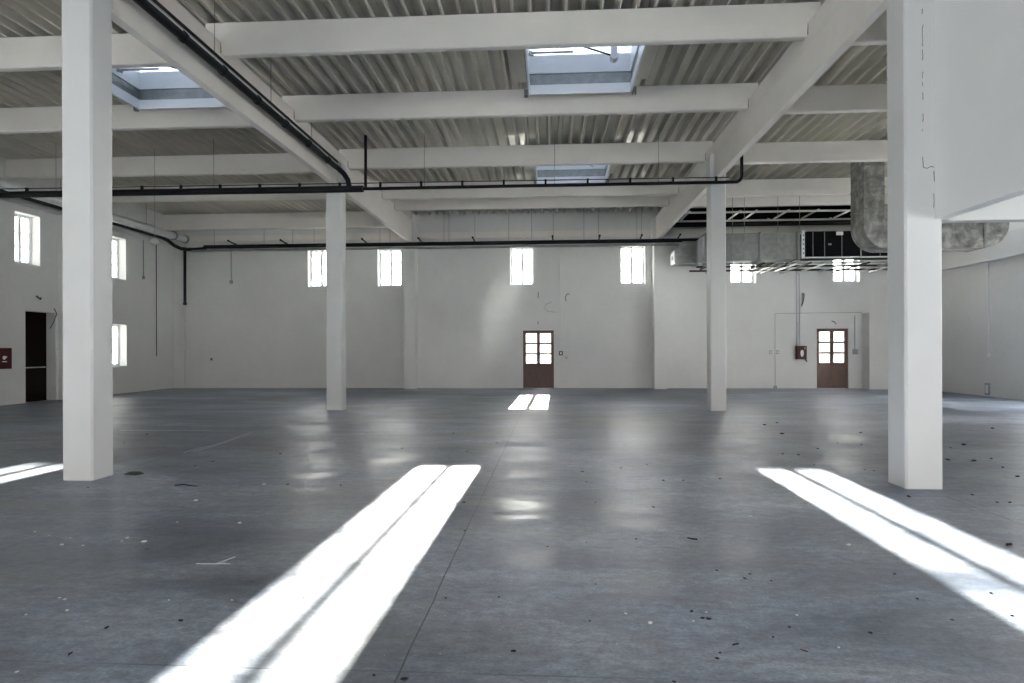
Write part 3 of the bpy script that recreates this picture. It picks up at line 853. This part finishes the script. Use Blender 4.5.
# loose wire ends and a scuff on the back wall
def wire(pts, r, label, mat='dark_scuff'):
    k = MB(); k.tube(pts, r, 6); tag(k.build('wire_end', M[mat]), label, 'wire')
yw = YB - .012
wire([(-.50, yw, 3.55), (-.50, yw, 3.68), (-.49, yw - .03, 3.78)], .012, 'short wire end on the back wall left of the scuff above the middle door')
wire([(.60, yw, 3.42), (.56, yw - .04, 3.55), (.62, yw - .05, 3.68), (.72, yw, 3.70)], .014, 'curled wire end on the back wall beside the thin grey conduit')
wire([(-.51, yw, 2.52), (-.50, yw - .02, 2.62)], .012, 'tiny wire stub just above the middle wooden door')
wire([(.54, yw, 1.22), (.60, yw - .03, 1.16), (.66, yw - .03, 1.24)], .010, 'tiny wire loop below the small red call point')
wire([(9.60, yw, 3.15), (9.66, yw - .05, 3.40), (9.70, yw - .05, 3.60), (9.62, yw, 3.66)], .016, 'loose cable hook on the back wall right of the two cabinet conduits')
wire([(10.72, yw, 2.58), (10.80, yw - .03, 2.55), (10.88, yw - .02, 2.46)], .016, 'small wire stub above the right wooden door')
wire([(XL + .02, 18.08, 3.15), (XL + .10, 18.15, 3.05), (XL + .03, 18.25, 3.10)], .02, 'small fixture with wire above the dark left door')
wire([(XL + .01, 18.78, 2.82), (XL + .08, 18.80, 2.65), (XL + .03, 18.70, 2.35), (XL + .01, 18.62, 2.2)], .014, 'dark cable hanging at the upper corner of the dark left door')
k = MB(); k.tube([(.05, yw + .006, 3.40), (-.18, yw + .006, 3.30), (-.28, yw + .006, 3.15), (-.12, yw + .006, 3.02), (.2, yw + .006, 2.98)], .008, 6)
tag(k.build('scuff_mark', M['grey_conduit']), 'faint curved scuff on the back wall above the middle door', 'mark')

# ------------------------------------------------------------------ things lying on the floor
def chip_mesh(name, kind, seed):
    rnd = random.Random(seed)
    k = MB()
    if kind in ('dark', 'light'):
        nseg, rows = 7, 3
        vs = []
        for j in range(rows + 1):
            t = j / rows
            rr = math.sin(PI * (.22 + .78 * (1 - t) * .62)) if t < 1 else .12
            for i in range(nseg):
                a = 2 * PI * i / nseg
                q = rr * (1 + rnd.uniform(-.28, .28))
                vs.append((q * math.cos(a) * 1.15, q * math.sin(a) * .85, t * .75 * (1 + rnd.uniform(-.15, .15)) if j else 0))
        fs = []
        for j in range(rows):
            for i in range(nseg):
                a = j * nseg + i; b_ = j * nseg + (i + 1) % nseg
                fs.append((a, b_, b_ + nseg, a + nseg))
        fs.append(tuple(reversed(range(nseg)))); fs.append(tuple(range(rows * nseg, rows * nseg + nseg)))
        k.add(vs, fs)
    else:   # dry leaf: curled, pointed, with a little thickness
        n_ = 8
        top = []; bot = []
        for j in range(n_ + 1):
            t = j / n_
            wdt = .42 * math.sin(PI * t) ** .8 + .02
            cz = .10 + .42 * (t - .45) ** 2
            for sgn in (-1, 0, 1):
                z = cz + (.22 * abs(sgn)) * (1 + rnd.uniform(-.3, .3))
                p = (t * 2 - 1, sgn * wdt * (1 + rnd.uniform(-.2, .2)), z)
                top.append(p); bot.append((p[0], p[1], p[2] - .05))
        nn = len(top); fs = []
        for j in range(n_):
            for c in range(2):
                a = j * 3 + c
                fs.append((a, a + 3, a + 4, a + 1)); fs.append((nn + a, nn + a + 1, nn + a + 4, nn + a + 3))
        for j in range(n_):
            for c in (0, 2):
                a = j * 3 + c
                fs.append((a, nn + a, nn + a + 3, a + 3))
        k.add(top + bot, fs)
        mz = min(v_[2] for v_ in k.v)
        k.v = [(a, b_, c - mz) for a, b_, c in k.v]
    me = k.build('tmp', M['debris_' + {'dark': 'dark', 'light': 'light', 'leaf': 'dark', 'brown': 'brown'}[kind]])
    mesh = me.data; mesh.name = name
    bpy.data.objects.remove(me)
    return mesh
CH = {kd: [chip_mesh({'dark': 'crumb', 'light': 'chip', 'leaf': 'leaf', 'brown': 'leaf'}[kd], kd, 11 * i + len(kd)) for i in range(4)] for kd in ('dark', 'light', 'leaf', 'brown')}
DEB = []   # (x, y, kind, size, label)
for lab_, items_ in (
    (('small dark flake on the floor right of the near left column', None), [(-4.64, 8.08, 'leaf', 0.025)]),
    (('dark crumb on the floor left of the left sunlit strip', 'dark crumbs on the left floor'), [(-4.58, 8.41, 'dark', 0.016), (-7.26, 11.1, 'dark', 0.026), (-6.97, 10.06, 'dark', 0.016), (-5.08, 6.73, 'dark', 0.013), (-2.95, 7.01, 'dark', 0.016), (-2.34, 6.99, 'dark', 0.014), (-2.28, 9.67, 'dark', 0.019), (-3.93, 9.08, 'dark', 0.018), (-0.82, 2.91, 'dark', 0.008)]),
    (('pale chip in front of the twig near the left column', None), [(-3.56, 6.21, 'light', 0.024)]),
    (('pale mortar chip on the dark floor in the left foreground', 'pale chips on the left floor'), [(-2.71, 5.42, 'light', 0.017), (-3.27, 5.41, 'light', 0.011), (-3.2, 4.85, 'light', 0.019), (-3.4, 4.94, 'light', 0.015), (-3.39, 4.86, 'light', 0.009), (-3.61, 4.73, 'light', 0.011), (-3.79, 4.74, 'light', 0.015), (-4.09, 4.98, 'light', 0.008), (-4.29, 5.07, 'light', 0.01), (-3.86, 4.92, 'light', 0.008), (-3.22, 7.0, 'light', 0.019), (-3.35, 8.64, 'light', 0.017), (-2.99, 3.72, 'light', 0.008), (-2.94, 3.7, 'light', 0.009), (-2.8, 3.54, 'light', 0.011), (-2.99, 3.47, 'light', 0.008), (-2.5, 2.85, 'light', 0.008), (-2.3, 3.72, 'light', 0.008), (-1.92, 3.74, 'light', 0.008)]),
    (('small brown leaf among pale chips in front of the near left column', None), [(-3.06, 4.67, 'brown', 0.018)]),
    (('tiny dark crumb on the middle floor beyond the large curled leaf', 'dark crumbs on the middle floor'), [(-1.76, 11.45, 'dark', 0.022), (-1.24, 9.38, 'dark', 0.018), (-0.88, 10.3, 'dark', 0.016), (-0.86, 6.26, 'dark', 0.015), (0.38, 7.9, 'dark', 0.019), (1.25, 8.45, 'dark', 0.013), (1.28, 7.43, 'dark', 0.015), (0.88, 8.19, 'dark', 0.016), (0.43, 6.32, 'dark', 0.01), (0.97, 6.17, 'dark', 0.012), (1.51, 7.44, 'dark', 0.012), (0.67, 5.12, 'dark', 0.01), (0.27, 5.01, 'dark', 0.008), (1.95, 7.55, 'dark', 0.015), (0.4, 7.3, 'dark', 0.014), (-0.03, 4.89, 'dark', 0.008)]),
    (('dark crumb lying right on the long floor joint', None), [(-0.72, 5.28, 'dark', 0.012)]),
    (('large dark curled leaf lying on the floor between the two sunlit strips', None), [(1.11, 5.13, 'leaf', 0.04)]),
    (('pale chip on the floor left of the right sunlit strip start', None), [(1.78, 5.86, 'light', 0.016)]),
    (('dark crumb on the floor between the two right columns', 'dark crumbs between the right columns'), [(4.22, 12.97, 'dark', 0.03), (4.59, 13.34, 'dark', 0.026), (5.54, 11.84, 'dark', 0.023), (4.57, 10.53, 'dark', 0.016), (4.87, 10.38, 'dark', 0.02), (4.01, 9.91, 'dark', 0.019), (3.31, 9.39, 'dark', 0.015), (3.5, 9.31, 'dark', 0.018), (3.4, 8.51, 'dark', 0.013), (3.88, 8.19, 'dark', 0.016), (3.96, 8.13, 'dark', 0.013)]),
    (('dark clod on the floor right of the far right column', None), [(4.08, 11.61, 'dark', 0.036)]),
    (('dark crumb on the floor right of the near right column', 'dark crumbs right of the near right column'), [(6.42, 10.39, 'dark', 0.037), (5.63, 8.91, 'dark', 0.031), (5.34, 8.98, 'dark', 0.028), (5.69, 8.44, 'dark', 0.02), (8.28, 12.56, 'dark', 0.029), (5.99, 9.11, 'dark', 0.021), (5.45, 7.84, 'dark', 0.025), (4.31, 6.84, 'dark', 0.016), (4.34, 6.52, 'dark', 0.015), (4.46, 6.52, 'dark', 0.015), (6.03, 10.07, 'dark', 0.016)]),
    (('dark dry leaf beyond the right sunlit strip near the right picture edge', None), [(3.48, 5.1, 'leaf', 0.044)]),
    (('pale chip just left of the right sunlit strip', None), [(2.27, 5.05, 'light', 0.016)]),
    (('dark crumb just in front of the near right column', None), [(3.62, 6.73, 'dark', 0.021)]),
    (('dark dry leaf near the lower left corner', None), [(-2.38, 3.03, 'leaf', 0.019)]),
    (('dark pebble in a pale ring in the left foreground', None), [(-2.41, 3.33, 'dark', 0.013)]),
    (('dark pebble with a pale spot left of the left sunlit strip', None), [(-2.06, 3.44, 'dark', 0.013)]),
    (('dark pebble at the bottom picture edge beside the floor joint', None), [(-0.67, 2.88, 'dark', 0.016)]),
    (('tiny dark crumb lying inside the left sunlit strip', None), [(-1.5, 3.8, 'dark', 0.008)]),
    (('dark crumb on the floor in the right foreground', 'dark crumbs in the right foreground'), [(-0.64, 3.84, 'dark', 0.008), (0.8, 3.16, 'dark', 0.01), (0.83, 3.22, 'dark', 0.008), (0.84, 3.63, 'dark', 0.011), (0.87, 3.62, 'dark', 0.014), (0.8, 3.72, 'dark', 0.012), (1.12, 4.42, 'dark', 0.01), (-0.19, 3.18, 'dark', 0.012), (0.55, 2.93, 'dark', 0.008), (0.28, 4.12, 'dark', 0.008), (0.21, 3.56, 'dark', 0.008), (1.32, 4.36, 'dark', 0.009), (1.68, 3.49, 'dark', 0.01), (1.28, 3.54, 'dark', 0.008), (2.28, 4.41, 'dark', 0.01), (2.21, 3.68, 'dark', 0.008), (2.19, 3.98, 'dark', 0.009), (1.42, 4.24, 'dark', 0.008), (1.15, 3.41, 'dark', 0.008), (2.58, 3.76, 'dark', 0.01), (2.69, 4.1, 'dark', 0.01)]),
    (('small dark flake on the floor between the floor joint and the leaves', None), [(-0.32, 3.87, 'leaf', 0.015)]),
    (('black curled leaf in the right foreground left of the brown leaf', None), [(0.93, 3.31, 'leaf', 0.021)]),
    (('pale chip with a dark edge in the middle foreground', None), [(0.54, 3.55, 'light', 0.014)]),
    (('small brownish leaf in front of the large dark curled leaf', None), [(1.26, 4.27, 'brown', 0.02)]),
    (('pale mortar chip on the floor in the right foreground', 'pale chips on the right floor'), [(0.42, 3.67, 'light', 0.009), (0.78, 3.59, 'light', 0.008), (0.88, 3.71, 'light', 0.008), (1.38, 3.7, 'light', 0.009), (1.44, 3.31, 'light', 0.008)]),
    (('brown dry leaf in the right foreground', None), [(1.25, 3.26, 'brown', 0.02)]),
):
    DEB += [(*q, lab_) for q in items_]
cnt = 0
for x_, y_, kd, sz, lb in DEB:
    cnt += 1
    nm = {'dark': 'floor_crumb', 'light': 'mortar_chip', 'leaf': 'dry_leaf', 'brown': 'dry_leaf'}[kd]
    o = bpy.data.objects.new(nm, CH[kd][cnt % 4]); COL.objects.link(o)
    o.location = (x_, y_, 0.0); o.scale = (sz, sz, sz * .8); o.rotation_euler = (0, 0, random.uniform(0, 6.28))
    tag(o, lb[0], {'dark': 'crumb', 'light': 'chip', 'leaf': 'leaf', 'brown': 'leaf'}[kd], lb[1])
# twig
k = MB(); k.tube([(0, 0, .012), (.09, .02, .016), (.19, -.01, .011), (.28, -.03, .010)], [.007, .009, .007, .004], 6)
k.tube([(.09, .02, .016), (.04, .06, .012)], [.006, .003], 5)
tag(k.build('twig', M['debris_dark'], loc=(-4.17, 6.86, 0)), 'thin dark twig lying right of the near left column', 'twig')
# mortar lump at the foot of the near left column
k = MB(); rr = random.Random(3); nseg = 12; vs = []
for j, (rad, z) in enumerate(((1, 0), (.9, .35), (.55, .8), (.15, 1.0))):
    for i in range(nseg):
        a = 2 * PI * i / nseg; q = rad * (1 + rr.uniform(-.25, .25))
        vs.append((q * math.cos(a) * .11, q * math.sin(a) * .08, z * .03))
k.add(vs, [(j * nseg + i, j * nseg + (i + 1) % nseg, (j + 1) * nseg + (i + 1) % nseg, (j + 1) * nseg + i) for j in range(3) for i in range(nseg)] + [tuple(range(3 * nseg, 4 * nseg))])
tag(k.build('mortar_lump', M['dark_scuff'], loc=(-5.08, 7.52, 0)), 'flat lump of old mortar at the foot of the near left column', 'lump')
# chalk lines
def chalk(segs, label):
    k = MB()
    for p, q, w in segs: k.bar((p[0], p[1], .0012), (q[0], q[1], .0012), w, .0024)
    tag(k.build('chalk_mark', M['chalk']), label, 'mark')
chalk([((-2.50, 4.37), (-2.26, 4.38), .012), ((-2.36, 4.38), (-2.30, 4.53), .010)], 'small pale T shaped chalk mark on the floor left of the sunlit strip')
chalk([((-5.42, 9.15), (-5.44, 9.5), .014), ((-5.44, 9.5), (-5.36, 9.9), .014), ((-5.36, 9.9), (-5.52, 11.5), .016), ((-5.34, 9.25), (-5.31, 9.8), .012), ((-5.31, 9.8), (-5.44, 11.3), .014)], 'pair of pale scratch lines on the floor right of the near left column')
chalk([((-8.15, 11.66), (-7.3, 11.66), .03), ((-7.3, 11.66), (-6.4, 11.70), .03)], 'long pale line across the floor behind the near left column')

# ------------------------------------------------------------------ haze
m = bpy.data.materials.new('haze'); m.use_nodes = True; nt = m.node_tree; nt.nodes.clear()
out = N(nt, 'ShaderNodeOutputMaterial'); vsn = N(nt, 'ShaderNodeVolumeScatter')
vsn.inputs['Color'].default_value = (.96, .98, 1, 1); vsn.inputs['Density'].default_value = .0003; vsn.inputs['Anisotropy'].default_value = .7
nt.links.new(vsn.outputs[0], out.inputs['Volume'])
k = MB(); k.box(XL + .3, 11.8, 7.55, YB - .3, .06, 6.2)
tag(k.build('haze', m), 'thin bright haze in the air of the hall', 'haze', kind='stuff')


# ------------------------------------------------------------------ light
w = bpy.data.worlds.new('world'); scene.world = w; w.use_nodes = True
nt = w.node_tree; bg = nt.nodes['Background']
tc = N(nt, 'ShaderNodeTexCoord'); sep = N(nt, 'ShaderNodeSeparateXYZ')
nt.links.new(tc.outputs['Generated'], sep.inputs[0])
c = ramp(nt, sep.outputs['Z'], [(0.0, (1.0, .955, .925)), (.15, (1.0, .957, .932)), (.45, (1.0, .965, .955)), (1.0, (.58, .74, 1.0))])
nt.links.new(c, bg.inputs['Color'])
dv = N(nt, 'ShaderNodeVectorMath', operation='DOT_PRODUCT'); dv.inputs[1].default_value = Vector((.0125, 1, .10)).normalized()
nt.links.new(tc.outputs['Generated'], dv.inputs[0])
# the sky is much brighter around the low sun
glow = mth(nt, 'POWER', mth(nt, 'MAXIMUM', dv.outputs['Value'], 0), 5)
nt.links.new(mth(nt, 'ADD', 1.0, mth(nt, 'MULTIPLY', glow, 12.0)), bg.inputs['Strength'])
sun = bpy.data.lights.new('sun', 'SUN'); sun.energy = 26.0; sun.angle = math.radians(.35); sun.color = (1.0, .96, .90)
so = bpy.data.objects.new('sun', sun); COL.objects.link(so)
so.location = (3, 45, 20)
so.rotation_euler = Vector((-.0119, -1, -.239)).to_track_quat('-Z', 'Y').to_euler()

# sampling portals: they emit nothing, they only tell the renderer where daylight enters
def portal(loc, rot, w_, h_):
    l = bpy.data.lights.new('daylight_portal', 'AREA'); l.shape = 'RECTANGLE'; l.size = w_; l.size_y = h_
    l.cycles.is_portal = True
    o = bpy.data.objects.new('daylight_portal', l); COL.objects.link(o); o.location = loc; o.rotation_euler = rot
for a, b_, c, d_ in BO: portal(((a + b_) / 2, YR - .3, (c + d_) / 2), (PI / 2, 0, 0), b_ - a, d_ - c)
for a, b_, c, d_ in RO: portal((XR + .3, (a + b_) / 2, (c + d_) / 2), (PI / 2, 0, PI / 2), b_ - a, d_ - c)
for a, b_, c, d_ in LO: portal((XL - .3, (a + b_) / 2, (c + d_) / 2), (PI / 2, 0, -PI / 2), b_ - a, d_ - c)

# ------------------------------------------------------------------ camera
cam = bpy.data.cameras.new('camera'); co = bpy.data.objects.new('camera', cam); COL.objects.link(co)
cam.sensor_width = 36; cam.lens = 640 * 36 / 1024; cam.shift_y = (350.1 - 341.5) / 1024
cam.clip_start = .05; cam.clip_end = 300
th = math.atan(39 / 640)
co.matrix_world = Matrix.Translation((0, 0, 1.5)) @ Matrix.Rotation(th, 4, 'Z') @ Matrix.Rotation(PI / 2, 4, 'X') @ Matrix.Rotation(-.0029, 4, 'Z')
scene.camera = co

scene.view_settings.view_transform = 'Standard'
scene.view_settings.look = 'None'
scene.view_settings.gamma = 1
scene.view_settings.use_curve_mapping = False
scene.view_settings.exposure = 3.36
scene.cycles.max_bounces = 12
scene.cycles.diffuse_bounces = 8
scene.cycles.transparent_max_bounces = 12
scene.cycles.sample_clamp_indirect = 6
scene.cycles.caustics_reflective = False
scene.cycles.caustics_refractive = False
